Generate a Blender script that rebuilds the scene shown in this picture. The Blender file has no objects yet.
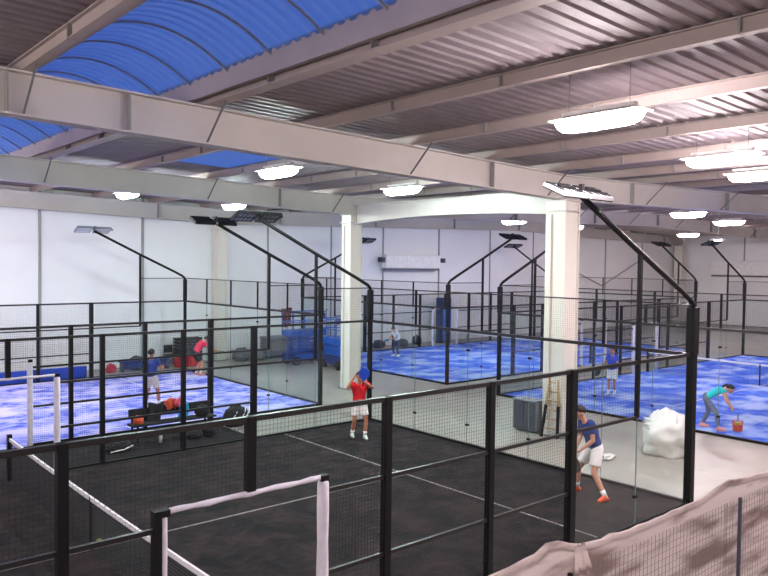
import bpy, bmesh, math, random
from mathutils import Vector, Matrix, noise
random.seed(4)
S = bpy.context.scene
C = S.collection
PI = math.pi
# ------------------------------------------------------------------ materials
MATS = {}
def nmat(name):
    m = bpy.data.materials.new(name); m.use_nodes = True
    nt = m.node_tree; b = nt.nodes.get('Principled BSDF')
    MATS[name] = m
    return m, nt, b
def lin(c):
    return tuple(((x/12.92) if x <= 0.04045 else ((x+0.055)/1.055)**2.4) for x in c)
def rgb(r, g, b): return lin((r/255, g/255, b/255))
def plain(name, col, rough=0.6, metal=0.0, var=0.08, scale=4.0, emit=None, bump=0.0, coat=0):
    """colour with a little procedural variation"""
    m, nt, b = nmat(name)
    N = nt.nodes; L = nt.links
    tc = N.new('ShaderNodeTexCoord'); nz = N.new('ShaderNodeTexNoise')
    nz.inputs['Scale'].default_value = scale; nz.inputs['Detail'].default_value = 4
    L.new(tc.outputs['Object'], nz.inputs['Vector'])
    rp = N.new('ShaderNodeValToRGB')
    rp.color_ramp.elements[0].position = 0.3; rp.color_ramp.elements[1].position = 0.7
    rp.color_ramp.elements[0].color = (*[max(0, c*(1-var)) for c in col], 1)
    rp.color_ramp.elements[1].color = (*[min(1, c*(1+var)) for c in col], 1)
    L.new(nz.outputs['Fac'], rp.inputs['Fac']); L.new(rp.outputs['Color'], b.inputs['Base Color'])
    b.inputs['Roughness'].default_value = rough; b.inputs['Metallic'].default_value = metal
    if bump:
        bp = N.new('ShaderNodeBump'); bp.inputs['Strength'].default_value = bump
        L.new(nz.outputs['Fac'], bp.inputs['Height']); L.new(bp.outputs['Normal'], b.inputs['Normal'])
    return m
def blotch(name, c0, c1, scale, lo, hi, rough=0.9, stretch=(1,1,1), detail=8, c2=None, scale2=1.0, distort=0.0, bump=0.0):
    m, nt, b = nmat(name); N = nt.nodes; L = nt.links
    tc = N.new('ShaderNodeTexCoord'); mp = N.new('ShaderNodeMapping')
    mp.inputs['Scale'].default_value = stretch
    L.new(tc.outputs['Object'], mp.inputs['Vector'])
    nz = N.new('ShaderNodeTexNoise'); nz.inputs['Scale'].default_value = scale
    nz.inputs['Detail'].default_value = detail; nz.inputs['Roughness'].default_value = 0.65
    nz.inputs['Distortion'].default_value = distort
    L.new(mp.outputs['Vector'], nz.inputs['Vector'])
    rp = N.new('ShaderNodeValToRGB')
    rp.color_ramp.elements[0].position = lo; rp.color_ramp.elements[1].position = hi
    rp.color_ramp.elements[0].color = (*c0, 1); rp.color_ramp.elements[1].color = (*c1, 1)
    L.new(nz.outputs['Fac'], rp.inputs['Fac'])
    out = rp.outputs['Color']
    if c2:
        n2 = N.new('ShaderNodeTexNoise'); n2.inputs['Scale'].default_value = scale2; n2.inputs['Detail'].default_value = 5
        L.new(mp.outputs['Vector'], n2.inputs['Vector'])
        r2 = N.new('ShaderNodeValToRGB'); r2.color_ramp.elements[0].position = 0.45; r2.color_ramp.elements[1].position = 0.62
        L.new(n2.outputs['Fac'], r2.inputs['Fac'])
        mx = N.new('ShaderNodeMix'); mx.data_type = 'RGBA'
        L.new(r2.outputs['Color'], mx.inputs['Factor']); L.new(out, mx.inputs['A']); mx.inputs['B'].default_value = (*c2, 1)
        out = mx.outputs['Result']
    L.new(out, b.inputs['Base Color']); b.inputs['Roughness'].default_value = rough
    b.inputs['Specular IOR Level'].default_value = 0.25
    if bump:
        bp = N.new('ShaderNodeBump'); bp.inputs['Strength'].default_value = bump; bp.inputs['Distance'].default_value = 0.05
        L.new(nz.outputs['Fac'], bp.inputs['Height']); L.new(bp.outputs['Normal'], b.inputs['Normal'])
    return m

black = plain('black_steel', (0.0035, 0.0035, 0.0045), 0.55, 0.0, 0.2)
black.node_tree.nodes['Principled BSDF'].inputs['Specular IOR Level'].default_value = 0.25
railm = plain('worn_black_steel', (0.008, 0.007, 0.008), 0.38, 0.0, 0.2, 6)
wire = plain('black_wire', (0.012, 0.012, 0.014), 0.5)
creamsteel = plain('cream_painted_steel', rgb(198, 192, 186), 0.6, 0, 0.04, 1.2)
purlinm = plain('purlin_paint', rgb(172, 158, 152), 0.6, 0, 0.05, 1.5)
deckm = plain('galvanised_deck', rgb(136, 124, 128), 0.6, 0.0, 0.10, 2.5)
wallm = plain('white_wall_panel', rgb(234, 234, 234), 0.75, 0, 0.02, 0.6)
jointm = plain('wall_joint_grey', rgb(150, 148, 146), 0.6)
coldcol = plain('column_cream', rgb(218, 213, 202), 0.5, 0, 0.03, 1.0)
floorm = blotch('concrete_floor', rgb(158, 153, 142), rgb(140, 134, 126), 0.8, 0.35, 0.7, 0.42, c2=rgb(160, 148, 140), scale2=0.3)
blackturf = blotch('black_turf', (0.003, 0.003, 0.004), (0.034, 0.022, 0.021), 1.7, 0.40, 0.72, 0.95, distort=0.4, bump=0.4)
matm = blotch('dark_mat', (0.007, 0.007, 0.009), (0.022, 0.018, 0.018), 3.0, 0.38, 0.78, 0.9)
blueturf = blotch('blue_turf', rgb(30, 80, 212), rgb(88, 132, 238), 2.3, 0.40, 0.66, 0.85, (.8, 1, 1), 8, rgb(170, 188, 240), 0.9, 0.5)
paleblueturf = blotch('pale_blue_turf', rgb(58, 74, 192), rgb(160, 162, 228), 2.3, 0.40, 0.60, 0.85, (0.8, 1.0, 1), 8, rgb(190, 182, 226), 1.0, 0.6)
linem = plain('white_line', rgb(205, 200, 205), 0.8, 0, 0.12, 9)
dullline = plain('dull_line', rgb(120, 112, 112), 0.85, 0, 0.3, 9)
foam = plain('white_foam_wrap', rgb(214, 208, 218), 0.6, 0, 0.10, 7, bump=0.4)
tape = plain('white_tape', rgb(228, 224, 228), 0.7, 0, 0.05)
whitepl = plain('white_plastic', rgb(235, 234, 232), 0.5)
greypl = plain('grey_plastic', rgb(128, 130, 140), 0.5)
darkgrey = plain('dark_grey', rgb(66, 68, 80), 0.55)
midgrey = plain('mid_grey', rgb(112, 112, 116), 0.7)
bluepaint = plain('blue_paint', rgb(28, 84, 178), 0.4)
bluevinyl = plain('blue_vinyl', rgb(24, 66, 178), 0.5)
darkblue = plain('dark_blue_steel', rgb(18, 44, 104), 0.5)
rubber = plain('rubber', (0.012, 0.012, 0.012), 0.8)
wood = plain('pale_wood', rgb(176, 146, 108), 0.6)
sack = plain('white_woven_sack', rgb(226, 222, 216), 0.6, 0, 0.06, 6, bump=0.3)
galv = plain('galvanised_plate', rgb(140, 142, 150), 0.35, 0.5)
redm = plain('red_cloth', rgb(196, 34, 44), 0.8)
darkred = plain('dark_red', rgb(112, 34, 48), 0.8)
orange = plain('orange_cloth', rgb(206, 84, 52), 0.8)
cyanm = plain('cyan_cloth', rgb(24, 140, 180), 0.8)
blackcl = plain('black_cloth', (0.012, 0.012, 0.014), 0.8)
pink = plain('pink_cloth', rgb(214, 92, 110), 0.8)
ballm = plain('ball_felt', rgb(190, 214, 50), 0.9)
silver = plain('silver_reflector', rgb(228, 228, 234), 0.25, 0.35)
skin = plain('skin', rgb(204, 148, 120), 0.55)
skin2 = plain('skin_tanned', rgb(176, 116, 88), 0.55)
hairm = plain('dark_hair', (0.014, 0.010, 0.008), 0.6)
def flat(name, r, g, b, ro=0.8): return plain(name, rgb(r, g, b), ro, 0, 0.06, 12)
shirt_red = flat('shirt_red', 208, 22, 36); shirt_blue = flat('shirt_blue', 34, 60, 128); shirt_teal = flat('shirt_teal', 40, 196, 206)
shirt_white = flat('shirt_white', 230, 236, 240); shirt_pink = flat('shirt_pinkred', 214, 50, 84); shirt_royal = flat('shirt_royal', 40, 70, 190)
shorts_white = flat('shorts_white', 236, 232, 228); shorts_cream = flat('shorts_cream', 214, 204, 190); shorts_dark = flat('shorts_dark', 30, 28, 36)
leg_grey = flat('leggings_grey', 92, 100, 122); short_sky = flat('shorts_sky', 140, 200, 226); trous_grey = flat('trousers_grey', 84, 84, 100)
shoe_orange = flat('shoe_orange', 226, 92, 52); shoe_white = flat('shoe_white', 214, 230, 214); sock_white = flat('sock', 236, 236, 236)
shoe_pink = flat('shoe_pink', 232, 150, 140)

# blueish translucent vault sheet
m, nt, b = nmat('blue_translucent_sheet'); N = nt.nodes; L = nt.links
tr = N.new('ShaderNodeBsdfTranslucent'); tr.inputs['Color'].default_value = (0.55, 0.72, 1, 1)
tp = N.new('ShaderNodeBsdfTransparent'); tp.inputs['Color'].default_value = (0.55, 0.72, 1, 1)
mx = N.new('ShaderNodeMixShader'); mx.inputs[0].default_value = 0.5
L.new(tr.outputs[0], mx.inputs[1]); L.new(tp.outputs[0], mx.inputs[2])
gl = N.new('ShaderNodeBsdfGlossy'); gl.inputs['Roughness'].default_value = 0.3
m2 = N.new('ShaderNodeMixShader'); m2.inputs[0].default_value = 0.06
L.new(mx.outputs[0], m2.inputs[1]); L.new(gl.outputs[0], m2.inputs[2])
L.new(m2.outputs[0], nt.nodes['Material Output'].inputs[0]); sheet = m
# thin clear glass
m, nt, b = nmat('clear_glass_pane'); N = nt.nodes; L = nt.links
tp = N.new('ShaderNodeBsdfTransparent'); tp.inputs['Color'].default_value = (0.95, 0.975, 0.975, 1)
gl = N.new('ShaderNodeBsdfGlossy'); gl.inputs['Roughness'].default_value = 0.03
lw = N.new('ShaderNodeLayerWeight'); lw.inputs['Blend'].default_value = 0.5
pw = N.new('ShaderNodeMath'); pw.operation = 'POWER'; pw.inputs[1].default_value = 5
fr = N.new('ShaderNodeMath'); fr.operation = 'MULTIPLY_ADD'; fr.inputs[1].default_value = 0.5; fr.inputs[2].default_value = 0.03; fr.use_clamp = True
L.new(lw.outputs['Facing'], pw.inputs[0]); L.new(pw.outputs[0], fr.inputs[0])
mx = N.new('ShaderNodeMixShader')
L.new(fr.outputs[0], mx.inputs[0]); L.new(tp.outputs[0], mx.inputs[1]); L.new(gl.outputs[0], mx.inputs[2])
L.new(mx.outputs[0], nt.nodes['Material Output'].inputs[0]); glass = m
glassedge = plain('glass_edge', rgb(96, 120, 116), 0.3)
# fabric of the windbreak: cloth, vertical seams of grime
m, nt, b = nmat('windbreak_cloth'); N = nt.nodes; L = nt.links
tc = N.new('ShaderNodeTexCoord')
nz = N.new('ShaderNodeTexNoise'); nz.inputs['Scale'].default_value = 1.6; nz.inputs['Detail'].default_value = 7
mp = N.new('ShaderNodeMapping'); mp.inputs['Rotation'].default_value = (0, 0.45, 0); mp.inputs['Scale'].default_value = (0.7, 1, 3.4)
L.new(tc.outputs['Object'], mp.inputs['Vector']); L.new(mp.outputs['Vector'], nz.inputs['Vector'])
rp = N.new('ShaderNodeValToRGB'); e = rp.color_ramp.elements
e[0].position = 0.38; e[0].color = (*rgb(128, 108, 102), 1); e[1].position = 0.52; e[1].color = (*rgb(204, 188, 182), 1)
L.new(nz.outputs['Fac'], rp.inputs['Fac']); L.new(rp.outputs['Color'], b.inputs['Base Color'])
b.inputs['Roughness'].default_value = 0.85
tl = N.new('ShaderNodeBsdfTranslucent'); L.new(rp.outputs['Color'], tl.inputs['Color'])
mx = N.new('ShaderNodeMixShader'); mx.inputs[0].default_value = 0.35
L.new(b.outputs[0], mx.inputs[1]); L.new(tl.outputs[0], mx.inputs[2]); L.new(mx.outputs[0], N['Material Output'].inputs[0])
cloth = m
clothwire = plain('galvanised_wire', rgb(120, 102, 98), 0.6)
def emis(name, col, st):
    m, nt, b = nmat(name)
    b.inputs['Base Color'].default_value = (0.9, 0.9, 0.9, 1)
    b.inputs['Emission Color'].default_value = (*col, 1); b.inputs['Emission Strength'].default_value = st
    return m
LS = 56
lamp_front = emis('lamp_glow_warm', (1.0, 0.88, 0.90), LS*1.0)
lamp_back = emis('lamp_glow_cool', (0.82, 1.0, 0.97), LS*1.0)
lamp_right = emis('lamp_glow_pinkish', (1.0, 0.85, 0.92), LS*0.9)

# ------------------------------------------------------------------ mesh builder
class MB:
    def __init__(s): s.v = []; s.f = []
    def add(s, vs, fs):
        n = len(s.v); s.v += [tuple(v) for v in vs]; s.f += [tuple(i+n for i in f) for f in fs]; return s
    def box(s, x0, x1, y0, y1, z0, z1):
        return s.add([(x0,y0,z0),(x1,y0,z0),(x1,y1,z0),(x0,y1,z0),(x0,y0,z1),(x1,y0,z1),(x1,y1,z1),(x0,y1,z1)],
                     [(0,3,2,1),(4,5,6,7),(0,1,5,4),(1,2,6,5),(2,3,7,6),(3,0,4,7)])
    def cbox(s, c, d): return s.box(c[0]-d[0]/2, c[0]+d[0]/2, c[1]-d[1]/2, c[1]+d[1]/2, c[2]-d[2]/2, c[2]+d[2]/2)
    def bar(s, p, q, w, h, up=(0,0,1)):
        p = Vector(p); q = Vector(q); d = (q-p).normalized(); u = Vector(up)
        if abs(d.dot(u)) > 0.99: u = Vector((0,1,0))
        r = d.cross(u).normalized(); u = r.cross(d)
        a = [(-w/2,-h/2),(w/2,-h/2),(w/2,h/2),(-w/2,h/2)]
        vs = [p+r*i+u*j for i, j in a]+[q+r*i+u*j for i, j in a]
        return s.add(vs, [(0,1,2,3),(7,6,5,4),(0,4,5,1),(1,5,6,2),(2,6,7,3),(3,7,4,0)])
    def tube(s, pts, rads, n=10, caps=True):
        if not isinstance(rads, (list, tuple)): rads = [rads]*len(pts)
        pts = [Vector(p) for p in pts]; base = len(s.v); fs = []; vs = []
        d0 = (pts[1]-pts[0]).normalized(); u = Vector((0,0,1)) if abs(d0.z) < 0.9 else Vector((0,1,0))
        for i, p in enumerate(pts):
            d = (pts[min(i+1,len(pts)-1)]-pts[max(i-1,0)]).normalized()
            r = d.cross(u).normalized(); u2 = r.cross(d)
            for k in range(n):
                a = 2*PI*k/n; vs.append(p+(r*math.cos(a)+u2*math.sin(a))*rads[i])
        for i in range(len(pts)-1):
            for k in range(n):
                fs.append((i*n+k, (i+1)*n+k, (i+1)*n+(k+1)%n, i*n+(k+1)%n))
        if caps: fs.append(tuple(range(n))); fs.append(tuple((len(pts)-1)*n+k for k in reversed(range(n))))
        return s.add(vs, fs)
    def ball(s, c, r, n=12, m=8):
        if not isinstance(r, (list, tuple)): r = (r, r, r)
        vs = [(c[0], c[1], c[2]-r[2])]; fs = []
        for i in range(1, m):
            t = -PI/2+PI*i/m
            for k in range(n):
                a = 2*PI*k/n; vs.append((c[0]+r[0]*math.cos(t)*math.cos(a), c[1]+r[1]*math.cos(t)*math.sin(a), c[2]+r[2]*math.sin(t)))
        vs.append((c[0], c[1], c[2]+r[2]))
        for k in range(n): fs.append((0, 1+(k+1)%n, 1+k))
        for i in range(m-2):
            for k in range(n):
                a = 1+i*n+k; b2 = 1+i*n+(k+1)%n; fs.append((a, b2, b2+n, a+n))
        l = len(vs)-1
        for k in range(n): fs.append((1+(m-2)*n+k, 1+(m-2)*n+(k+1)%n, l))
        return s.add(vs, fs)
    def mesh(s, name, mat, smooth=False):
        me = bpy.data.meshes.new(name); me.from_pydata(s.v, [], s.f); me.materials.append(mat)
        bm = bmesh.new(); bm.from_mesh(me); bmesh.ops.recalc_face_normals(bm, faces=bm.faces)
        bm.to_mesh(me); bm.free()
        if smooth: me.polygons.foreach_set('use_smooth', [True]*len(me.polygons))
        return me
    def build(s, name, mat, parent=None, loc=None, smooth=False, bevel=0):
        return link(name, s.mesh(name, mat, smooth), parent, loc, bevel)
def link(name, me, parent=None, loc=None, bevel=0):
    o = bpy.data.objects.new(name, me); C.objects.link(o)
    if parent: o.parent = parent
    if loc is not None: o.location = loc
    if bevel:
        md = o.modifiers.new('bevel', 'BEVEL'); md.width = bevel; md.segments = 2; md.limit_method = 'ANGLE'
    return o
def thing(name, label, cat, loc=(0,0,0), rz=0, group=None):
    o = bpy.data.objects.new(name, None); C.objects.link(o); o.location = loc; o.rotation_euler = (0,0,rz)
    o.empty_display_size = 0.2
    return tag(o, label, cat, group)
def tag(o, label, cat, group=None, kind=None):
    o['label'] = label; o['category'] = cat
    if group: o['group'] = group
    if kind: o['kind'] = kind
    return o
def struct(o): o['kind'] = 'structure'; return o

# ------------------------------------------------------------------ room shell
WY = 25.2; EX = 47.3; NX = -24.0; BY = -22.0
def pb(x):                                   # height of the underside of the purlins
    return 7.2+0.027*(3-x) if x < 3 else (7.2+0.022*(x-3) if x < 25 else 7.2+0.022*(47-x))
struct(MB().box(NX-.3, EX+.3, BY-.3, WY+.3, -0.3, 0.0).build('floor', floorm))
struct(MB().box(NX-.3, EX+.3, WY, WY+.3, 0, 8.2).build('wall_left', wallm))
struct(MB().box(EX, EX+.3, BY, WY, 0, 8.2).build('wall_end', wallm))
struct(MB().box(NX-.3, NX, BY, WY, 0, 8.6).build('wall_rear', wallm))
struct(MB().box(NX-.3, EX+.3, BY-.3, BY, 0, 8.6).build('wall_right', wallm))
# wall panel joints and pilasters
k = 1
for x, w in [(-9.4,.10),(-5.05,.10),(-.7,.10),(5.82,.06),(9.8,.05),(13.5,.06),(18.0,.08),(22.7,.06),(27.2,.05),(31.6,.05),(36.1,.10),(41.4,.05)]:
    struct(MB().box(x-w/2, x+w/2, WY-.06, WY-.0, 0, 7.6).build('trim_%d' % k, jointm)); k += 1
for y in (19.5, 11.2, 5.0, -3.0):
    struct(MB().box(EX-.05, EX, y-.05, y+.05, 0, 7.8).build('trim_%d' % k, jointm)); k += 1

# roof: strips of corrugated deck, gaps where skylights sit
def deck(mb, xa, xb, ya, yb):
    per = 0.26; prof = [(0, 0), (.10, 0), (.13, .032), (.23, .032), (.26, 0)]
    xs = [xa, xb] if not (xa < 3 < xb or xa < 25 < xb) else [xa, (3 if xa < 3 < xb else 25), xb]
    n = int(math.ceil((yb-ya)/per)); ys = []
    for i in range(n):
        for (a, h) in prof[:-1]:
            y = ya+i*per+a
            if y <= yb: ys.append((y, h))
    ys.append((yb, 0))
    vs = []; fs = []
    for (y, h) in ys:
        for x in xs: vs.append((x, y, pb(x)+.215+h))
    m_ = len(xs)
    for i in range(len(ys)-1):
        for j in range(m_-1): fs.append((i*m_+j, i*m_+j+1, (i+1)*m_+j+1, (i+1)*m_+j))
    mb.add(vs, fs)
SKY = [(-10.75, -8.05, BY, WY), (9.7, 12.2, BY, WY)]       # vaulted skylights
FLATS = [(-5.4, -2.9, 9.6, 13.4), (16.6, 19.4, 15.4, 19.4)]  # flat rooflight sheets
d = MB()
deck(d, NX, -10.75, BY, WY)
deck(d, -8.05, -5.4, BY, WY)
deck(d, -5.4, -2.9, BY, 9.6); deck(d, -5.4, -2.9, 13.4, WY)
deck(d, -2.9, 9.7, BY, WY)
deck(d, 12.2, 16.6, BY, WY)
deck(d, 16.6, 19.4, BY, 15.4); deck(d, 16.6, 19.4, 19.4, WY)
deck(d, 19.4, EX, BY, WY)
o = struct(d.build('ceiling', deckm)); 
md = o.modifiers.new('thick', 'SOLIDIFY'); md.thickness = 0.02; md.offset = 1
def vault(n, xa, xb, ya, yb, rise=0.5):
    w = struct_empty = bpy.data.objects.new('window_%d' % n, None); C.objects.link(w); w['kind'] = 'structure'
    zc = max(pb(xa), pb(xb))+.34
    cx = (xa+xb)/2; hw = (xb-xa)/2; seg = 16
    vs = []; fs = []; per = .26; ys = []
    y = ya
    while y < yb: ys += [(y, 0), (y+per*.4, 0), (y+per*.55, .05), (y+per*.85, .05)]; y += per
    for (y, h) in ys:
        for j in range(seg+1):
            t = -1+2*j/seg
            vs.append((cx+hw*t, y, zc+rise*(1-t*t)+h))
    for i in range(len(ys)-1):
        for j in range(seg):
            a = i*(seg+1)+j; fs.append((a, a+1, a+seg+2, a+seg+1))
    MB().add(vs, fs).build('vault_sheet', sheet, w)
    y = ya+.4
    while y < yb:
        mb = MB(); pts = [(cx+hw*t, y, zc+rise*(1-t*t)-.03) for t in [-1+2*j/12 for j in range(13)]]
        for p, q in zip(pts, pts[1:]): mb.bar(p, q, .03, .03)
        mb.build('vault_rib', jointm, w); y += 1.35
    for x, s_ in ((xa, -1), (xb, 1)):
        MB().box(x-.03, x+.06, ya, yb, pb(x)+.12, zc+.09).build('kerb_board', purlinm, w)
vault(1, *SKY[0]); vault(2, *SKY[1])
for n, (xa, xb, ya, yb) in enumerate(FLATS):
    mb = MB(); vs = [(xa,ya,pb(xa)+.24),(xb,ya,pb(xb)+.24),(xb,yb,pb(xb)+.24),(xa,yb,pb(xa)+.24)]
    struct(mb.add(vs, [(0,1,2,3)]).build('window_%d' % (3+n), sheet))

# purlins
def ibeam_y(x, y0, y1, z0, h, w):
    return MB().box(x-w/2, x+w/2, y0, y1, z0, z0+.018).box(x-w/2, x+w/2, y0, y1, z0+h-.018, z0+h).box(x-.012, x+.012, y0, y1, z0+.018, z0+h-.018)
ordn = ['first','second','third','fourth','fifth','sixth','seventh','eighth','ninth','tenth','eleventh','twelfth','thirteenth','fourteenth','fifteenth','sixteenth','seventeenth','eighteenth','nineteenth','twentieth','twenty-first','twenty-second','twenty-third']
xs = [-13.1, -10.95, -7.88]+[-5.4+2.5*i for i in range(21)]
for i, x in enumerate(xs):
    if x > EX-.2: continue
    if x < -12: lb = 'cream steel roof purlin at the upper left corner of the photo'
    elif x < -10: lb = 'cream steel roof purlin along the left edge of the blue vaulted skylight'
    elif x < -7: lb = 'cream steel roof purlin along the right edge of the blue vaulted skylight'
    else: lb = 'cream steel roof purlin, %s to the right of the blue skylight edge' % ordn[i-3]
    wide = .26 if -8 < x < -7 else .14
    t = thing('roof_purlin', lb, 'beam', (x, 0, pb(x)), 0, 'roof purlins')
    ibeam_y(0, BY, WY, 0, .21, wide).build('beam', purlinm, t)
    for y in (-3.2, 0.4, 2.9, 7.5, 10.2, 12.5, 18):
        MB().box(-wide/2-.004, wide/2+.004, y-.012, y+.012, -.004, .205).build('splice_plate', jointm, t)

# girders along x at the column rows
def girder(y, x0, x1, label, h=.68, mat=creamsteel, stays=True):
    t = thing('steel_girder', label, 'beam', (0, y, 0))
    brk = [x0]+[b for b in (3, 25) if x0 < b < x1]+[x1]
    mb = MB()
    for a, b2 in zip(brk, brk[1:]):
        za, zb = pb(a), pb(b2)
        for (o0, o1, w) in ((-h, -h+.03, .34), (-.03, 0, .34), (-h+.03, -.03, .05)):
            w2 = w/2
            mb.add([(a,-w2,za+o0),(b2,-w2,zb+o0),(b2,w2,zb+o0),(a,w2,za+o0),(a,-w2,za+o1),(b2,-w2,zb+o1),(b2,w2,zb+o1),(a,w2,za+o1)],
                   [(0,3,2,1),(4,5,6,7),(0,1,5,4),(1,2,6,5),(2,3,7,6),(3,0,4,7)])
    mb.build('beam', mat, t)
    for x in (-17.5, -11.2, -9.33, -.2, 6.2, 12.5, 18.8, 25, 31.4, 37.7, 44):
        MB().box(x-.012, x+.012, -.165, .165, pb(x)-h, pb(x)).build('stiffener', jointm, t)
    if stays:
        for x in (-13.1, -10.95, -7.88, -2.9, 2.1, 7.1, 12.1, 17.1, 22.1, 27.1, 32.1, 37.1):
            if x0+.5 < x < x1-.5:
                MB().bar((x, -.75, pb(x)+.02), (x, -.05, pb(x)-h+.05), .028, .028).build('stay', midgrey, t)
    return t
girder(5.2, NX+.02, EX-.02, 'long cream girder crossing the whole photo above the near column')
girder(14.8, NX+.02, EX-.02, 'cream girder behind the near one, resting on the second column')
girder(24.75, NX+.02, EX-.02, 'cream girder running along the top of the white left wall', stays=False)

def column(x, y, w, label, zt):
    t = thing('steel_column', label, 'column', (x, y, 0))
    mb = MB().box(-w/2, -w/2+.04, -w/2, w/2, 0, zt).box(w/2-.04, w/2, -w/2, w/2, 0, zt).box(-w/2+.04, w/2-.04, -.03, .03, 0, zt)
    mb.box(-w/2+.04, w/2-.04, -w/2+.06, -w/2+.09, 0, zt)
    mb.build('shaft', coldcol, t)
    MB().box(-w/2-.06, w/2+.06, -w/2-.06, w/2+.06, zt-.32, zt-.28).box(-w/2-.04, w/2+.04, -w/2-.04, w/2+.04, zt-.03, zt).build('cap_plate', creamsteel, t)
    MB().box(-w/2-.08, w/2+.08, -w/2-.08, w/2+.08, 0, .03).build('base_plate', midgrey, t)
    MB().tube([(-w/2-.03, w*.2, 0), (-w/2-.03, w*.2, zt-.4)], .025, 8).build('downpipe', coldcol, t)
column(2.98, 5.28, .66, 'thick cream steel column standing nearest, beside the ladder', pb(3)-.68)
column(3.05, 14.8, .54, 'cream steel column beside the blue scissor lifts', pb(3)-.68)
column(2.95, 24.85, .5, 'cream steel column set against the white left wall', pb(3)-.68)
column(46.6, 24.6, .7, 'cream steel column in the far corner of the hall', pb(46.6)-.68)
# haunched tie beam between the two columns
t = thing('tie_beam', 'bright cream haunched beam joining the two middle columns', 'beam', (3.05, 0, 0))
mb = MB(); n = 18
for w, kind in ((.34, 'b'), (.34, 't'), (.05, 'w')):
    vs = []; fs = []
    for i in range(n+1):
        u = i/n; y = 5.6+(14.5-5.6)*u
        zb_ = 6.16+.16*(1-(2*u-1)**2); zt_ = 6.86
        a, b2 = (zb_, zb_+.03) if kind == 'b' else ((zt_-.03, zt_) if kind == 't' else (zb_, zt_))
        vs += [(-w/2,y,a),(w/2,y,a),(w/2,y,b2),(-w/2,y,b2)]
    for i in range(n):
        for j in range(4): fs.append((i*4+j, i*4+(j+1)%4, i*4+4+(j+1)%4, i*4+4+j))
    fs += [(0,1,2,3), (n*4+3,n*4+2,n*4+1,n*4)]
    mb.add(vs, fs)
mb.build('beam', creamsteel, t)

# wall braces (shallow V on the left wall)
t = thing('wall_brace', 'thin V-shaped rod bracing on the far part of the left wall', 'brace', (35.6, WY-.12, 0))
MB().tube([(-6.5, 0, 5.2), (0, 0, 3.2)], .03, 6).build('brace_rod', midgrey, t)
MB().tube([(5.6, 0, 5.3), (0, 0, 3.2)], .03, 6).build('brace_rod', midgrey, t)

# ------------------------------------------------------------------ lamps
LZ = 6.8
lamps = [(-4.88,-.96,'front','large bright lamp nearest, hanging above the near court'),
 (.18,-.4,'front','bright lamp right of the nearest one, below the roof purlins'),
 (-4.78,7.65,'back','bright lamp just under the long girder, left of the second column'),
 (.04,8.69,'back','bright lamp above the haunched beam between the two columns'),
 (14.34,7.49,'right','bright lamp at the right, just under the long girder'),
 (20.62,8.71,'right','bright lamp at the far right, above the small pendant'),
 (-4.97,16.13,'back','small bright lamp at the left, above the pale blue court'),
 (-.1,18.06,'back','small bright lamp just left of the dark floodlight heads'),
 (14.01,16.07,'back','small bright lamp in front of the far girder, left of the near column'),
 (20.6,17.4,'right','tiny bright lamp just right of the near column'),
 (3.18,.12,'right','bright lamp cut by the right edge of the photo'),
 (-16.5,3.0,'front',None),(-16.5,12.0,'front',None),(-16.5,20.0,'front',None),(-10.8,20.0,'front',None),(-13,-6.5,'front',None),(-4.9,-9,'front',None),(5,-9,'front',None),(33,8,'right',None),(33,17,'right',None),(40,2,'right',None),(26,-4,'right',None),(14,-3,'right',None),(27,12.6,'back',None)]
housing = MB().box(-.20, .20, -.75, .75, .079, .092).box(-.05, .05, -.6, .6, .15, .2).mesh('housing', whitepl)
def diff_mesh(mat):
    mb = MB(); vs = []; fs = []; n = 12; seg = 24
    pts = []
    for i in range(seg+1):
        u = -1+2*i/seg; y = .72*u; r = math.sqrt(max(0, 1-abs(u)**6))
        pts.append((y, max(.02, .19*r)))
    for (y, r) in pts:
        for k2 in range(n+1):
            a = PI*k2/n; vs.append((r*math.cos(a), y, .08-r*1.0*math.sin(a)))
    for i in range(seg):
        for k2 in range(n):
            a = i*(n+1)+k2; fs.append((a, a+1, a+n+2, a+n+1))
        fs.append((i*(n+1)+n, i*(n+1), (i+1)*(n+1), (i+1)*(n+1)+n))
    return mb.add(vs, fs).mesh('diffuser', mat, True)
dm = {'front': diff_mesh(lamp_front), 'back': diff_mesh(lamp_back), 'right': diff_mesh(lamp_right)}
rodm = MB().tube([(0,0,.2),(0,0,1)], .012, 6).mesh('hanger', midgrey)
outl = 'bright hall lamp of the same row, outside the photo'
for x, y, kd, lb in lamps:
    if lb is None and (x, y) == (27, 12.6): continue
    t = thing('hall_lamp', lb or outl, 'lamp', (x, y, LZ), 0, 'hanging hall lamps' if lb else 'hall lamps outside the photo')
    link('housing', housing, t); link('diffuser', dm[kd], t)
    for yy in (-.5, .5):
        MB().tube([(0,yy,.10),(0,yy,pb(x)+.21-LZ)], .006, 6).build('hanger', midgrey, t)
t = thing('pendant_lamp', 'small pendant lamp hanging on a thin cord at the right', 'lamp', (25.6, 11.54, 6.2))
MB().tube([(0,0,.1),(0,0,pb(25.6)+.21-6.2)], .015, 6).build('cord', whitepl, t)
MB().tube([(0,0,.12),(0,0,.06),(0,0,0)], [.06,.34,.42], 20).build('shade', whitepl, t, smooth=True)
MB().ball((0,0,.0), (.2,.2,.08)).build('bulb', lamp_right, t)

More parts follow.
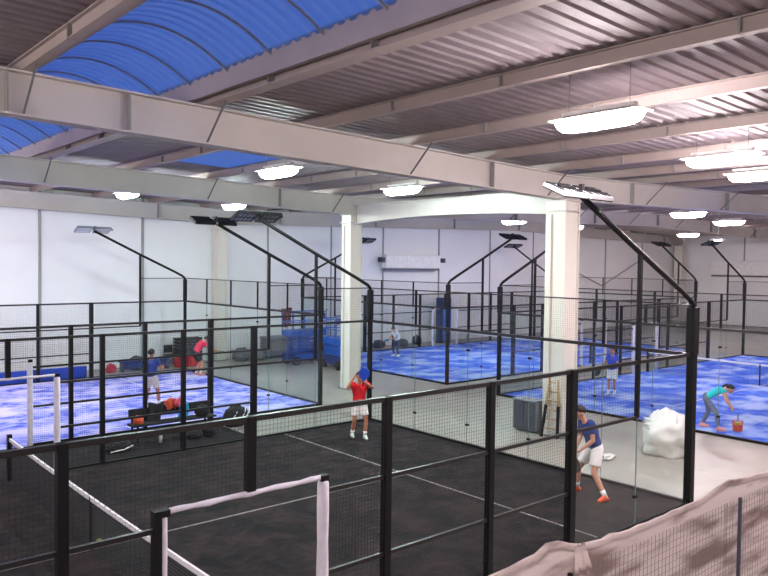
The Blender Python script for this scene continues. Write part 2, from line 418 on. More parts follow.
# ------------------------------------------------------------------ padel courts
def wires(w, z0, z1, sp=.05, r=.0020):
    """welded mesh in the xz plane, from x=0 to w"""
    mb = MB()
    def prism(p, q, vert):
        if vert: vs = [(p[0]-r,-r,p[2]),(p[0]+r,-r,p[2]),(p[0],r*1.3,p[2]),(q[0]-r,-r,q[2]),(q[0]+r,-r,q[2]),(q[0],r*1.3,q[2])]
        else: vs = [(p[0],-r,p[2]-r),(p[0],-r,p[2]+r),(p[0],r*1.3,p[2]),(q[0],-r,q[2]-r),(q[0],-r,q[2]+r),(q[0],r*1.3,q[2])]
        mb.add(vs, [(0,1,4,3),(1,2,5,4),(2,0,3,5)])
    n = int(round(w/sp))
    for i in range(1, n): prism((w*i/n,0,z0), (w*i/n,0,z1), True)
    n = int(round((z1-z0)/sp))
    for i in range(1, n):
        z = z0+(z1-z0)*i/n; prism((0,0,z), (w,0,z), False)
    return mb
WM = {}
def wire_panel(par, p, along, w, z0, z1, sp=.05, r=.0014):
    """p=(x,y) start, along = 'x' or 'y'"""
    key = (w, z0, z1, sp, r)
    if key not in WM: WM[key] = wires(w, z0, z1, sp, r).mesh('wire_panel', wire)
    o = link('wire_panel', WM[key], par, (p[0], p[1], 0))
    if along == 'y': o.rotation_euler = (0, 0, PI/2)
    return o
def glass_panel(par, p, along, w, z0, z1):
    g = MB().box(.01, w-.01, -.006, .006, z0+.01, z1-.01).build('glass_panel', glass, par, (p[0], p[1], 0))
    e = MB().box(.0, .014, -.007, .007, z0, z1).build('panel_edge', glassedge, g)
    c = MB()
    for z in (z0+.5, z1-.5): c.cbox((0, .0, z), (.09, .05, .05))
    c.build('clip', black, g)
    if along == 'y': g.rotation_euler = (0, 0, PI/2)
    return g
def side_fence(T, y, X0, X1, dirx, sgn, dets, postw=.10, sup_end=None, foamm=foam, near=False):
    """long side: u=0 at the back wall, running in direction dirx from X0. dets = max u"""
    def P(u): return X0+dirx*u
    U = dets
    post = MB
    def wp(u0, u1, z0, z1): wire_panel(T, (min(P(u0), P(u1)), y), 'x', u1-u0, z0, z1)
    def bar(u0, u1, z, w, h, name='rail', mat=railm):
        MB().box(min(P(u0),P(u1)), max(P(u0),P(u1)), y-w/2, y+w/2, z-h/2, z+h/2).build(name, mat, T)
    full = U > 19
    # rails
    bar(0, U, 3.0, .06, .06, 'top_rail')
    bar(0, 9, .03, .06, .06, 'base_rail', black)
    bar(11, min(U, 20), .03, .06, .06, 'base_rail', black) if U > 11 else None
    bar(2, 9, 2.0, .045, .05, 'cross_rail'); bar(4, 9, 1.0, .045, .05, 'cross_rail')
    if U > 11:
        e1 = min(U, 18); bar(11, e1, 2.0, .045, .05, 'cross_rail'); bar(11, min(U, 16), 1.0, .045, .05, 'cross_rail')
    # posts
    for u in [4, 6, 8, 12, 14, 16]:
        if u > U: continue
        w = postw*(1.35 if u in (4, 16) else 1.0)
        MB().box(P(u)-w/2, P(u)+w/2, y-w/2, y+w/2, 0, 3.03).build('post', black, T)
    MB().box(P(10)-.05, P(10)+.05, y-.05, y+.05, 2.2, 3.03).build('post', black, T)
    # mesh
    wp(2, 4, 2.0, 3.0)
    for u in (4, 6): wp(u, u+2, 0.05, 3.0)
    wp(8, 9, .05, 3.0); wp(9, 10, 2.2, 3.0); wp(10, 11, 2.2, 3.0)
    u = 11
    if U > 11.5: wp(11, 12, .05, 3.0)
    for u in (12, 14):
        if u+2 <= U: wp(u, u+2, .05, 3.0)
    if full:
        wp(16, 18, 2.0, 3.0)
    # glass near the corner
    for (a, b2, zt) in [(0, 2, 3.0), (2, 4, 2.0)]+([(16, 18, 2.0), (18, 20, 3.0)] if full else []):
        glass_panel(T, (min(P(a), P(b2)), y), 'x', 2, .05, zt)
    # upper return at the corner
    for a in ([0, 18] if full else [0]):
        wire_panel(T, (min(P(a), P(a+2)), y), 'x', 2, 3.0, 4.0)
        MB().box(min(P(a),P(a+2)), max(P(a),P(a+2)), y-.015, y+.015, 3.97, 4.0).build('upper_rail', railm, T)
    # opening frame at the net, wrapped in foam
    for u in (9, 11):
        if u > U+.1: continue
        MB().tube([(P(u), y-.0, z) for z in (0, .05, .5, .9, 1.4, 1.8, 2.1, 2.14)],
                  [q*(.5 if near and u == 11 else 1) for q in (.05, .072, .066, .076, .066, .074, .068, .05)], 10).build('foam_wrapped_post', foamm, T, smooth=True)
        if near and u == 11: MB().box(P(u)-.12, P(u)-.04, y-.05, y+.05, 0, 2.13).build('frame_post', black, T)
        MB().box(P(u)-(.12 if near and u == 11 else .05), P(u)+.05, y-.05, y+.05, 2.13, 2.2).build('post_cap', black, T)
    if U > 10.9:
        pts = []; rr = []
        for i in range(13):
            pts.append((P(9)+(P(11)-P(9))*i/12, y, 2.17+.005*math.sin(i*1.9))); rr.append(.030+.005*math.sin(i*2.3))
        MB().tube(pts, rr, 10).build('foam_wrapped_bar', foamm, T, smooth=True)
def back_wall(T, x, y0, n=5):
    for i in range(n):
        glass_panel(T, (x, y0+2*i), 'y', 2, .05, 3.0)
        wire_panel(T, (x, y0+2*i), 'y', 2, 3.0, 4.0)
    for i in range(1, n):
        MB().box(x-.025, x+.025, y0+2*i-.025, y0+2*i+.025, 3, 4).build('upper_post', black, T)
    MB().box(x-.04, x+.04, y0, y0+10, 2.96, 3.03).build('top_rail', railm, T)
    MB().box(x-.015, x+.015, y0, y0+10, 3.97, 4.0).build('upper_rail', railm, T)
    MB().box(x-.04, x+.04, y0, y0+10, 0, .07).build('base_rail', black, T)

def turf(name, mat, x0, x1, y0, y1, label, lm, front=True, back=True):
    t = thing(name, label, 'turf', (0, 0, 0))
    MB().box(x0, x1, y0, y1, 0.0, .02).build('turf_surface', mat, t)
    cx = (x0+x1)/2
    for u in (-6.95, 6.95):
        MB().box(cx+u-.025, cx+u+.025, y0+.05, y1-.05, .02, .024).build('service_line', lm, t)
    MB().box(cx-6.95, cx+6.95, (y0+y1)/2-.025, (y0+y1)/2+.025, .02, .024).build('center_line', lm, t)
    return t
turf('court_turf', blackturf, -20, 0, 0, 10, 'black artificial turf of the near padel court', dullline)
turf('court_turf', paleblueturf, -20, .2, 12.8, 22.8, 'pale blue sandy turf of the court on the left', linem)
turf('court_turf', blueturf, 6.6, 26.6, 13.2, 23.2, 'bright blue turf of the court behind the two columns', linem)
turf('court_turf', blueturf, 6.4, 26.4, .4, 10.4, 'blue turf of the court on the right behind the near glass', linem)
tag(MB().box(-20, -3.9, 10.04, 12.76, 0, .015).build('aisle_mat', matm), 'dark matting in the aisle between the black and the pale blue courts', 'mat')

E1 = thing('court_enclosure', 'black mesh and glass enclosure around the near black court', 'fence')
side_fence(E1, 0, 0, -20, -1, 1, 16, near=True)
side_fence(E1, 10, 0, -20, -1, -1, 12)
back_wall(E1, 0, 0)
E2 = thing('court_enclosure', 'black mesh and glass enclosure around the pale blue court on the left', 'fence')
side_fence(E2, 12.8, .2, -20, -1, 1, 12)
side_fence(E2, 22.8, .2, -20, -1, -1, 12)
back_wall(E2, .2, 12.8)
E3 = thing('court_enclosure', 'black mesh and glass enclosure of the blue court behind the two columns', 'fence')
side_fence(E3, 13.2, 6.6, 26.6, 1, 1, 20)
side_fence(E3, 23.2, 6.6, 26.6, 1, -1, 20)
back_wall(E3, 6.6, 13.2); back_wall(E3, 26.6, 13.2)
E4 = thing('court_enclosure', 'black mesh and glass enclosure of the blue court at the right', 'fence')
side_fence(E4, .4, 6.4, 26.4, 1, 1, 20)
side_fence(E4, 10.4, 6.4, 26.4, 1, -1, 20)
back_wall(E4, 6.4, .4); back_wall(E4, 26.4, .4)

def net(x, y0, y1, label, zdip=.04):
    t = thing('padel_net', label, 'net', (x, 0, 0))
    mb = MB(); n = 20; r = .0025
    W = y1-y0
    top = lambda v: .92-zdip*(1-(2*v-1)**2)
    nn = int(W/.05)
    for i in range(nn+1):
        y = y0+W*i/nn; h = top(i/nn); mb.box(-r, r, y-r, y+r, .03, h)
    for j in range(1, 18):
        z = .05*j; mb.box(-r, r, y0, y1, z-r, z+r)
    mb.build('net_mesh', wire, t)
    tb = MB(); vs = []; fs = []
    for i in range(n+1):
        v = i/n; y = y0+W*v; z = top(v); vs += [(-.018,y,z-.055),(.018,y,z-.055),(.018,y,z+.012),(-.018,y,z+.012)]
    for i in range(n):
        for j in range(4): fs.append((i*4+j, i*4+(j+1)%4, i*4+4+(j+1)%4, i*4+4+j))
    fs += [(0,1,2,3), (n*4+3,n*4+2,n*4+1,n*4)]
    tb.add(vs, fs).build('net_tape', tape, t)
    MB().box(-.02, .02, (y0+y1)/2-.025, (y0+y1)/2+.025, .02, .89).build('center_strap', wire, t)
    for y in (y0, y1): MB().box(-.045, .045, y-.045, y+.045, 0, 1.0).build('net_post', black, t)
net(-10, .1, 9.9, 'black padel net with white top tape across the near black court')
net(-10, 12.95, 22.65, 'black padel net with white tape across the pale blue court')
net(16.6, 13.35, 23.05, 'padel net with white tape across the blue court behind the columns')
net(16.4, .55, 10.25, 'padel net with white tape across the blue court at the right')

# floodlight masts at the court corners
def flood(par, cx, sgn, z, white, gridm):
    f = MB()
    hx, hy = .31, .23
    tilt = .42*sgn
    def R(x, y, zz): return (cx+x, y*math.cos(tilt)-zz*math.sin(tilt), z+y*math.sin(tilt)+zz*math.cos(tilt))
    def tb(mb, x0, x1, y0, y1, z0, z1):
        q = [R(a, b2, c) for (a, b2, c) in [(x0,y0,z0),(x1,y0,z0),(x1,y1,z0),(x0,y1,z0),(x0,y0,z1),(x1,y0,z1),(x1,y1,z1),(x0,y1,z1)]]
        mb.add(q, [(0,3,2,1),(4,5,6,7),(0,1,5,4),(1,2,6,5),(2,3,7,6),(3,0,4,7)])
    tb(f, -hx, hx, -hy, hy, 0, .06)
    fo = f.build('floodlight_housing', {False: black, True: silver, 2: galv}[white], par)
    g = MB(); tb(g, -hx+.03, -.015, -hy+.03, hy-.03, -.012, .0); tb(g, .015, hx-.03, -hy+.03, hy-.03, -.012, .0)
    g.build('reflector', silver if white else galv, fo)
    if white is True:
        y_ = MB()
        for a, b2 in ((-.27,-.20),(-.05,-.02),(.10,.17),(.24,.30)): tb(y_, a, b2, -.16, .20, .06, .075)
        tb(y_, -hx, hx, .17, .21, .06, .08); tb(y_, -.2, .2, -.02, .05, .06, .10)
        y_.build('yoke', black, fo)
    h = MB()
    for i in range(5): tb(h, -hx+.06+i*.12, -hx+.075+i*.12, -hy+.03, hy-.03, -.02, -.012)
    tb(h, -hx, hx, -.012, .012, -.025, -.012)
    tb(h, -hx, hx, -hy, -hy+.025, -.02, 0); tb(h, -hx, hx, hy-.025, hy, -.02, 0); tb(h, -hx, -hx+.025, -hy, hy, -.02, 0); tb(h, hx-.025, hx, -hy, hy, -.02, 0)
    h.build('louvre', black if white != 2 else galv, fo)
def mast(x, y, dx, label, white=False, w=.11, face=1):
    t = thing('floodlight_mast', label, 'floodlight', (x, y, 0), 0, 'floodlight masts')
    s = dx
    MB().box(-w/2, w/2, -w/2, w/2, 0, 3.0).build('post', black, t)
    MB().box(-w/2-.015, w/2+.015, -w/2-.015, w/2+.015, 3.0, 3.93).build('upper_post', black, t)
    MB().tube([(0,0,3.9), (s*.03,0,4.0), (s*.12,0,4.08), (s*.5,0,4.27), (s*2,0,4.97), (s*3.85,0,5.86)], .05, 10).build('arm', black, t, smooth=True)
    MB().box(s*2-.035, s*2+.035, -.035, .035, 2.0, 4.95).build('support_post', black, t)
    MB().tube([(s*3.85-.72, 0, 5.95), (s*3.85+.72, 0, 5.95)], .025, 8).build('crossbar', black, t)
    MB().box(s*3.85-.04, s*3.85+.04, -.03, .03, 5.84, 6.06).build('bracket', black, t)
    for c in (-.39, .33): flood(t, s*3.9+c-.0, face, 5.9, white, None)
mast(0, 0, -1, 'black floodlight mast at the right corner of the near court with pale reflecting heads', True, .15, 1)
mast(0, 10, -1, 'black floodlight mast beside the person in red, at the black court corner', False, .11, -1)
mast(.2, 12.8, -1, 'black floodlight mast just left of the one beside the person in red', False, .11, 1)
mast(.2, 22.8, -1, 'black floodlight mast against the white wall at the left, pale heads', 2, .10, -1)
mast(6.6, 13.2, 1, 'black floodlight mast leaning right, between the two columns', False, .11, 1)
mast(6.4, 10.4, 1, 'black floodlight mast leaning right, just left of the near column', False, .11, -1)
mast(6.6, 23.2, 1, 'thin floodlight mast behind the scissor lifts, its arm crossing the second column', False, .10, -1)
mast(26.6, 13.2, -1, 'distant floodlight mast right of the near column, arm leaning left', False, .11, 1)
mast(26.4, 10.4, -1, 'distant floodlight mast furthest right, arm leaning left', False, .11, -1)
mast(26.6, 23.2, -1, 'distant floodlight mast by the left wall, seen beside the near column', False, .10, -1)
mast(6.4, .4, 1, 'floodlight mast of the right court, outside the right edge', False, .11, 1)

# ------------------------------------------------------------------ windbreak fence in the foreground
T = thing('windbreak_fence', 'wire fence covered in stained pale cloth at the lower right corner', 'fence', (0, -4.45, 0))
px = [-15.06, -12.78, -10.5, -8.22, -5.94, -3.66, -1.38, .9]
for x in px: MB().box(x-.012, x+.012, -.105, -.082, 0, 2.90).build('post', black if x == -10.5 else darkgrey, T)
for a, b2 in zip(px, px[1:]):
    o = wire_panel(T, (a, -.06), 'x', b2-a, .05, 2.88, .05, .0013); o.data.materials[0] = clothwire
vs = []; fs = []; cols = 140; rows = 26
x0, x1 = px[0], px[-1]
for j in range(rows+1):
    for i in range(cols+1):
        x = x0+(x1-x0)*i/cols
        # sag between the posts
        for a, b2 in zip(px, px[1:]):
            if a <= x <= b2+1e-6: u = (x-a)/(b2-a); break
        sag = .062*(4*u*(1-u))-.015-(.05 if x < -10.5 else 0)-.05*math.exp(-((x+10.5)/.12)**2)
        top = 3.0-sag-.012*noise.noise(Vector((x*2, 0, 3)))
        v = j/rows; z = .08+(top-.08)*v
        y = -.01+(.03*noise.noise(Vector((x*1.3, z*.8, 0)))+.018*noise.noise(Vector((x*5, z*.6, 7))))*min(1, (1-v)*3)
        y = max(y, -.04)
        vs.append((x, y, z))
for j in range(rows):
    for i in range(cols):
        a = j*(cols+1)+i; fs.append((a, a+1, a+cols+2, a+cols+1))
MB().add(vs, fs).build('cloth_sheet', cloth, T, smooth=True)
# folded hem along the top
hem = MB(); pts = [Vector(vs[rows*(cols+1)+i]) for i in range(cols+1)]
vv = []; ff = []
prof = [(-.016, -.03), (-.018, .0), (-.006, .008), (.012, .004), (.016, -.03)]
for i, p in enumerate(pts):
    wv = .01*noise.noise(Vector((p.x*6, 1, 1)))
    for (dy, dz) in prof: vv.append((p.x, p.y+dy+wv, p.z+dz+wv))
for i in range(cols):
    for j in range(4): ff.append((i*5+j, i*5+j+1, i*5+5+j+1, i*5+5+j))
hem.add(vv, ff).build('folded_hem', cloth, T, smooth=True)
# gathered flap hanging over the hem beside the post
fl = MB(); vv = []; ff = []; nc = 16; nr = 10
for j in range(nr+1):
    for i in range(nc+1):
        u = i/nc; v = j/nr
        wdt = .10+.20*v
        x = -10.46+(u-.35)*wdt+.05*v; z = 3.07-.42*v-.04*math.sin(u*PI*3)*v
        y = -.12-.022*math.sin(u*PI*5)*(.3+v)-.02*v
        vv.append((x, y, z))
for j in range(nr):
    for i in range(nc):
        a = j*(nc+1)+i; ff.append((a, a+1, a+nc+2, a+nc+1))
fl.add(vv, ff).build('gathered_flap', cloth, T, smooth=True)
MB().tube([(px[0],.06,2.88),(px[-1],.06,2.88)], .012, 8).build('top_wire', black, T)
# ------------------------------------------------------------------ props
def rbox(name, x0, x1, y0, y1, z0, z1, mat, par=None, bev=.02):
    return MB().box(x0, x1, y0, y1, z0, z1).build(name, mat, par, None, False, bev)
def lump(name, c, r, mat, seed=0, amp=.18, par=None, n=28, m=18, freq=3.0, flatb=True):
    mb = MB(); mb.ball((0,0,0), (1,1,1), n, m)
    out = []
    for v in mb.v:
        p = Vector(v); k2 = 1+amp*noise.noise(p*freq+Vector((seed*7.3, 0, 0)))+amp*.5*noise.noise(p*freq*2.7+Vector((seed, 5, 0)))
        q = Vector((p.x*r[0]*k2, p.y*r[1]*k2, p.z*r[2]*k2))
        if flatb: q.z = max(q.z, -r[2]*.72)
        out.append((q.x, q.y, q.z+(r[2]*.72 if flatb else 0)))
    mb.v = out
    return mb.build(name, mat, par, c, True)

# scissor lifts
def lift(x, y, rz, label, h=1.55, w=.8, l=1.9):
    t = thing('scissor_lift', label, 'lift', (x, y, 0), rz, 'scissor lifts')
    ch = rbox('chassis', -l/2, l/2, -w/2, w/2, .18, .55, darkblue, t, .03)
    rbox('side_tray', -l/2+.15, l/2-.15, -w/2-.04, -w/2+.02, .25, .5, bluepaint, t)
    for sx in (-1, 1):
        for sy in (-1, 1):
            MB().tube([(sx*(l/2-.25), sy*w/2-.07, .2), (sx*(l/2-.25), sy*w/2+.07, .2)], .2, 16).build('wheel', rubber, t)
    n = 4; z0 = .6; dz = (h-z0-.12)/n
    for sy in (-1, 1):
        mb = MB()
        for i in range(n):
            a = (-l/2+.15, sy*(w/2-.1), z0+i*dz); b2 = (l/2-.15, sy*(w/2-.1), z0+(i+1)*dz)
            mb.bar(a, b2, .05, .09)
            mb.bar((l/2-.15, sy*(w/2-.16), z0+i*dz), (-l/2+.15, sy*(w/2-.16), z0+(i+1)*dz), .05, .09)
        mb.build('scissor_arms', bluepaint, t)
    rbox('platform', -l/2, l/2, -w/2, w/2, h-.08, h+.22, bluepaint, t)
    mb = MB()
    for z in (h+.6, h+1.05):
        for (a, b2) in (((-l/2,-w/2),(l/2,-w/2)),((l/2,-w/2),(l/2,w/2)),((l/2,w/2),(-l/2,w/2)),((-l/2,w/2),(-l/2,-w/2))):
            mb.tube([(*a, z), (*b2, z)], .022, 8)
    for sx in (-1, -.33, .33, 1):
        for sy in (-1, 1): mb.tube([(sx*l/2, sy*w/2, h), (sx*l/2, sy*w/2, h+1.05)], .022, 8)
    mb.build('guard_rail', bluepaint, t)
    rbox('control_box', l/2-.3, l/2-.08, -w/2-.06, -w/2+.08, h+.75, h+1.0, darkgrey, t)
lift(5.55, 21.5, 0, 'blue scissor lift, the left of the two, platform lower rail to the wall', 1.38, .85, 1.9)
lift(6.15-.2, 19.35, PI/2-.1, 'blue scissor lift right beside the second column', 1.15, .8, 1.8)
# tall blue locker behind the middle court
t = thing('blue_cabinet', 'tall narrow blue cabinet against the wall behind the bright blue court', 'cabinet', (17.6, 24.3, 0))
rbox('cabinet_body', -.36, .36, -.3, .3, 0, 2.7, darkblue, t); rbox('door', -.33, .33, -.33, -.3, .1, 2.6, bluepaint, t)
# blue vinyl band along the far side fence of the left court
t = thing('blue_padding', 'long blue vinyl band along the foot of the far left fence', 'padding', (0, 23.05, 0))
for i in range(5):
    rbox('padding_section', -14.9+i*2.2, -12.72+i*2.2, -.12, .0, .03, .50, bluevinyl, t, .04)
# grey cabinet
t = thing('grey_cabinet', 'two-tone grey cabinet standing left of the near column', 'cabinet', (2.72, 6.15, 0), 0)
rbox('cabinet_body', -.22, .25, -.42, .36, .04, .88, greypl, t); rbox('door', -.25, -.22, -.02, .35, .06, .86, darkgrey, t)
rbox('door', -.25, -.22, -.41, -.04, .06, .86, darkgrey, t); rbox('cabinet_top', -.27, .27, -.44, .38, .88, .92, greypl, t)
# ladder
t = thing('ladder', 'wooden ladder with dark lower rails leaning on the near column', 'ladder', (0, 0, 0))
A0 = Vector((2.42, 5.46, 0)); A1 = Vector((2.50, 4.98, 0)); B0 = Vector((2.68, 5.36, 1.75)); B1 = Vector((2.70, 5.10, 1.75))
for a, b2 in ((A0, B0), (A1, B1)):
    mid = a.lerp(b2, .5)
    MB().bar(a, mid, .09, .05).build('rail', black, t); MB().bar(mid, b2, .06, .04).build('rail', wood, t)
for i in range(1, 7):
    f = i/7; MB().tube([A0.lerp(B0, f), A1.lerp(B1, f)], .017, 8).build('rung', wood, t)
# bulk bag
t = thing('bulk_bag', 'crumpled white woven bulk bag standing on the aisle behind the near glass', 'bag', (3.35, 2.25, 0), .5)
lump('bag_body', (0, 0, 0), (.56, .60, .62), sack, 3, .22, t, 44, 30, 1.7)
lump('folded_opening', (.05, .1, .62), (.42, .46, .16), sack, 8, .6, t, 36, 16, 3.5)
for sx, sy in ((-.3,-.2),(.3,.25)):
    MB().tube([(sx-.1,sy,.75),(sx-.12,sy,1.0),(sx,sy,1.06),(sx+.12,sy,.98),(sx+.1,sy,.75)], .022, 8).build('lifting_loop', sack, t, smooth=True)
tag(lump('crumpled_sack', (1.75, 2.95, 0), (.22, .16, .07), sack, 5, .4), 'small crumpled white sack lying on the floor left of the bulk bag', 'sack')
# bench, bags and clothes in the aisle
t = thing('bench', 'dark bench in the aisle beyond the near court with clothes on it', 'bench', (-5.55, 11.65, 0))
rbox('seat', -1.15, 1.25, -.2, .2, .41, .46, blackcl, t); rbox('backrest', -1.1, 1.25, .19, .23, .62, .82, blackcl, t)
for x in (-1.0, 1.1):
    MB().bar((x,-.17,0), (x,-.17,.42), .04, .04).build('leg', black, t); MB().bar((x,.21,0), (x,.21,.8), .04, .04).build('leg', black, t)
def garment(x, y, z, w, hgt, mat, label, seed, cat='clothes', yo=-.04):
    mb = MB(); nc, nr = 12, 12; vs = []; fs = []
    for side in (0, 1):
        for j in range(nr+1):
            v = j/nr
            for i in range(nc+1):
                u = i/nc; ww = w*(1-.25*v+.12*noise.noise(Vector((v*3, seed, 0))))
                vs.append(((u-.5)*ww+.03*math.sin(v*4+seed), (-.03 if side == 0 else .03)-.02*math.sin(u*9+seed)+ (.02*noise.noise(Vector((u*3, v*3, seed)))), -hgt*v+.03*math.sin(u*6+seed)))
    k2 = (nc+1)*(nr+1)
    for s2 in (0, 1):
        for j in range(nr):
            for i in range(nc):
                a = s2*k2+j*(nc+1)+i; fs.append((a, a+1, a+nc+2, a+nc+1))
    for i in range(nc):
        fs.append((i, i+1, k2+i+1, k2+i)); a = nr*(nc+1)+i; fs.append((a, a+1, k2+a+1, k2+a))
    for j in range(nr):
        a = j*(nc+1); fs.append((a, a+nc+1, k2+a+nc+1, k2+a)); a += nc; fs.append((a, a+nc+1, k2+a+nc+1, k2+a))
    mb.add(vs, fs); o = mb.build('jacket' if cat == 'jacket' else 'garment', mat, None, (x, y, z), True)
    return tag(o, label, cat)
garment(-5.95, 11.80, .93, .42, .55, blackcl, 'black jacket hanging over the left part of the bench back', 1, 'jacket')
garment(-5.52, 11.80, .98, .30, .26, orange, 'orange garment draped on the bench back', 4)
garment(-5.32, 11.74, 1.00, .22, .22, pink, 'pink-red garment lying on top of the bench back', 9)
garment(-5.15, 11.80, .84, .30, .42, cyanm, 'turquoise blue towel hanging on the bench back', 6, 'towel')
tag(lump('sports_bag', (-4.68, 11.6, .465), (.20, .16, .17), blackcl, 2, .3), 'black sports bag sitting on the right end of the bench', 'bag')
t = thing('racket_bag', 'black racket bag with white stripes right of the bench', 'bag', (-3.55, 11.75, 0), .2)
lump('bag_body', (0, 0, 0), (.42, .24, .36), blackcl, 4, .16, t)
for i in range(4):
    MB().tube([(-.32+.16*i, -.17, .16), (-.24+.16*i, -.225, .30), (-.12+.16*i, -.20, .44), (-.02+.15*i, -.10, .52)], .014, 6).build('white_stripe', whitepl, t)
tag(lump('towel', (-6.48, 11.62, .465), (.13, .12, .12), orange, 6, .3), 'small orange-red cloth bundle lying on the left end of the bench', 'towel')
t = thing('racket_bag', 'dark bag with white and red trim lying below the bench at its left', 'bag', (-7.25, 10.95, 0.0), .25)
lump('bag_body', (0, 0, 0), (.36, .18, .15), blackcl, 7, .2, t)
MB().tube([(-.32,-.13,.05),(0,-.19,.07),(.32,-.12,.10)], .018, 6).build('white_trim', whitepl, t)
MB().tube([(-.22,-.08,.19),(0,-.10,.215),(.2,-.08,.2)], .018, 6).build('red_trim', redm, t)
tag(lump('shoe_bag', (-5.2, 11.0, 0.015), (.20, .14, .13), blackcl, 11, .3), 'black shoe bag on the dark matting in front of the bench', 'bag')
tag(lump('backpack', (-4.75, 11.05, 0.015), (.17, .13, .18), blackcl, 13, .3), 'small black backpack on the dark matting right of the shoe bag', 'bag')
t = thing('water_bottle', 'clear pale water bottle standing on the dark matting by the bench', 'bottle', (-6.1, 11.1, .015))
MB().tube([(0,0,0),(0,0,.2),(0,0,.25),(0,0,.29)], [.045,.045,.02,.02], 12).build('bottle_body', whitepl, t, smooth=True); MB().tube([(0,0,.29),(0,0,.31)], .02, 10).build('cap', bluepaint, t)
o = MB().ball((0,0,0), .045, 14, 10).build('padel_ball', ballm, None, (-9.81, 5.16-0, .065), True); tag(o, 'yellow-green padel ball lying on the black turf near the net', 'ball')

# clutter along the left wall
clut = [(-2.6, 23.9, 'bag', (.22,.2,.36), redm, 'red and white bag at the foot of the left wall, furthest left'),
 (-1.35, 24.3, 'bag', (.36,.3,.55), darkgrey, 'dark rounded bag at the foot of the left wall, left of the player in blue'),
 (3.62, 23.9, 'bag', (.42,.35,.62), darkgrey, 'large dark rounded bag against the left wall, right of the player in red'),
 (4.45, 23.75, 'bag', (.35,.3,.45), midgrey, 'small grey bag beside the large dark rounded one'),
 (8.2, 24.3, 'bag', (.32,.3,.62), darkgrey, 'dark green-grey bag standing left of the scissor lifts'),
 (8.9, 24.2, 'bag', (.36,.3,.48), pink, 'pinkish bag half behind the left scissor lift'),
 (12.6, 24.4, 'bag', (.4,.3,.42), darkgrey, 'dark bag at the foot of the wall left of the white-shirted player'),
 (14.3, 24.3, 'bag', (.35,.3,.40), midgrey, 'grey bag at the foot of the wall right of the white-shirted player'),
 (15.4, 24.3, 'bag', (.25,.3,.55), darkgrey, 'dark bag standing just left of the tall blue cabinet')]
for i, (x, y, nm, r, mt, lb) in enumerate(clut):
    tag(lump('sports_bag', (x, y, 0), (r[0], r[1], r[2]*.6), mt, 20+i, .22), lb, 'bag')
# low benches
def lowbench(x, y, w, mat, label):
    t = thing('low_bench', label, 'bench', (x, y, 0))
    rbox('seat', -w/2, w/2, -.2, .2, .40, .46, mat, t)
    for sx in (-1, 1): rbox('leg', sx*(w/2-.1)-.04, sx*(w/2-.1)+.04, -.18, .18, 0, .40, darkgrey, t)
    rbox('front_panel', -w/2+.1, w/2-.1, -.17, -.15, .12, .4, mat, t)
lowbench(-1.2, 23.75, 2.2, darkblue, 'low dark blue bench along the left wall behind the player in blue')
lowbench(4.2, 24.5, 1.4, midgrey, 'low grey bench along the left wall right of the player in red')
# stacked black chairs and red chairs
def chair(x, y, rz, mat, label, z=0, grp=None):
    t = thing('stacking_chair', label, 'chair', (x, y, z), rz, grp)
    rbox('seat', -.22, .22, -.22, .22, .43, .47, mat, t); rbox('backrest', -.22, .22, .19, .23, .55, .9, mat, t)
    for sx in (-1, 1):
        MB().bar((sx*.2,-.2,0), (sx*.2,-.2,.43), .025, .025).build('leg', black, t); MB().bar((sx*.2,.21,0), (sx*.2,.21,.9), .025, .025).build('leg', black, t)
chair(.35, 24.6, 0, blackcl, 'black chair against the left wall, left of the black crate stack')
for i in range(4):
    t = thing('plastic_crate', ['black crate at the bottom left of the dark stack by the wall', 'black crate at the bottom right of the dark stack by the wall', 'black crate at the top left of the dark stack by the wall', 'black crate at the top right of the dark stack by the wall'][i], 'crate', (.85+.62*(i % 2), 24.5, .0+.62*(i//2)), 0, 'black crates by the left wall')
    mb = MB().box(-.29,.29,-.25,.25,0,.04)
    for z in (.05, .2, .35, .5): mb.box(-.29,.29,-.25,-.22,z,z+.09).box(-.29,-.26,-.25,.25,z,z+.09).box(.26,.29,-.25,.25,z,z+.09).box(-.29,.29,.22,.25,z,z+.09)
    for sx in (-.29, .26):
        for sy in (-.25, .22): mb.box(sx, sx+.03, sy, sy+.03, 0, .61)
    mb.build('crate_body', blackcl, t); rbox('contents', -.25, .25, -.21, .21, .05, .5, darkgrey, t)
for x, lb in ((.45, 'left'), (.95, 'right')):
    t = thing('red_box', 'red box with pale front, the %s one of the pair before the dark crates' % lb, 'box', (x, 23.75, 0), 0, 'red boxes by the left wall')
    rbox('box_body', -.22, .22, -.2, .2, 0, .50, redm, t); rbox('front_label', -.06, .06, -.215, -.2, .12, .38, orange, t, .002)
# grey storage chest with items
t = thing('storage_chest', 'grey storage chest against the left wall under the white jugs', 'trunk', (6.2, 24.2, 0))
rbox('chest_body', -1.2, 1.0, -.35, .35, .1, .95, midgrey, t, .06); rbox('chest_lid', -1.22, 1.02, -.37, .37, .95, 1.06, greypl, t, .04)
for sx in (-1.0, .8): rbox('foot', sx-.08, sx+.08, -.3, .3, 0, .1, darkgrey, t)
for i, x in enumerate((6.35, 6.75)):
    t = thing('white_jug', 'small bright white jug on the grey storage chest, the %s of two' % ('left', 'right')[i], 'jug', (x, 24.1, 1.06), 0, 'white jugs on the chest')
    MB().tube([(0,0,0),(0,0,.26),(0,0,.34),(0,0,.42)], [.12,.12,.05,.05], 12).build('jug_body', whitepl, t, smooth=True); MB().tube([(.1,0,.08),(.17,0,.14),(.16,0,.24),(.07,0,.30)], .015, 6).build('handle', whitepl, t)
garment(6.95, 25.12, 2.35, .62, .95, darkred, 'dark red jacket hanging on the left wall above the white jugs', 3, 'jacket')
t = thing('white_locker', 'narrow pale locker against the left wall right of the grey storage chest', 'locker', (7.45, 24.5, 0))
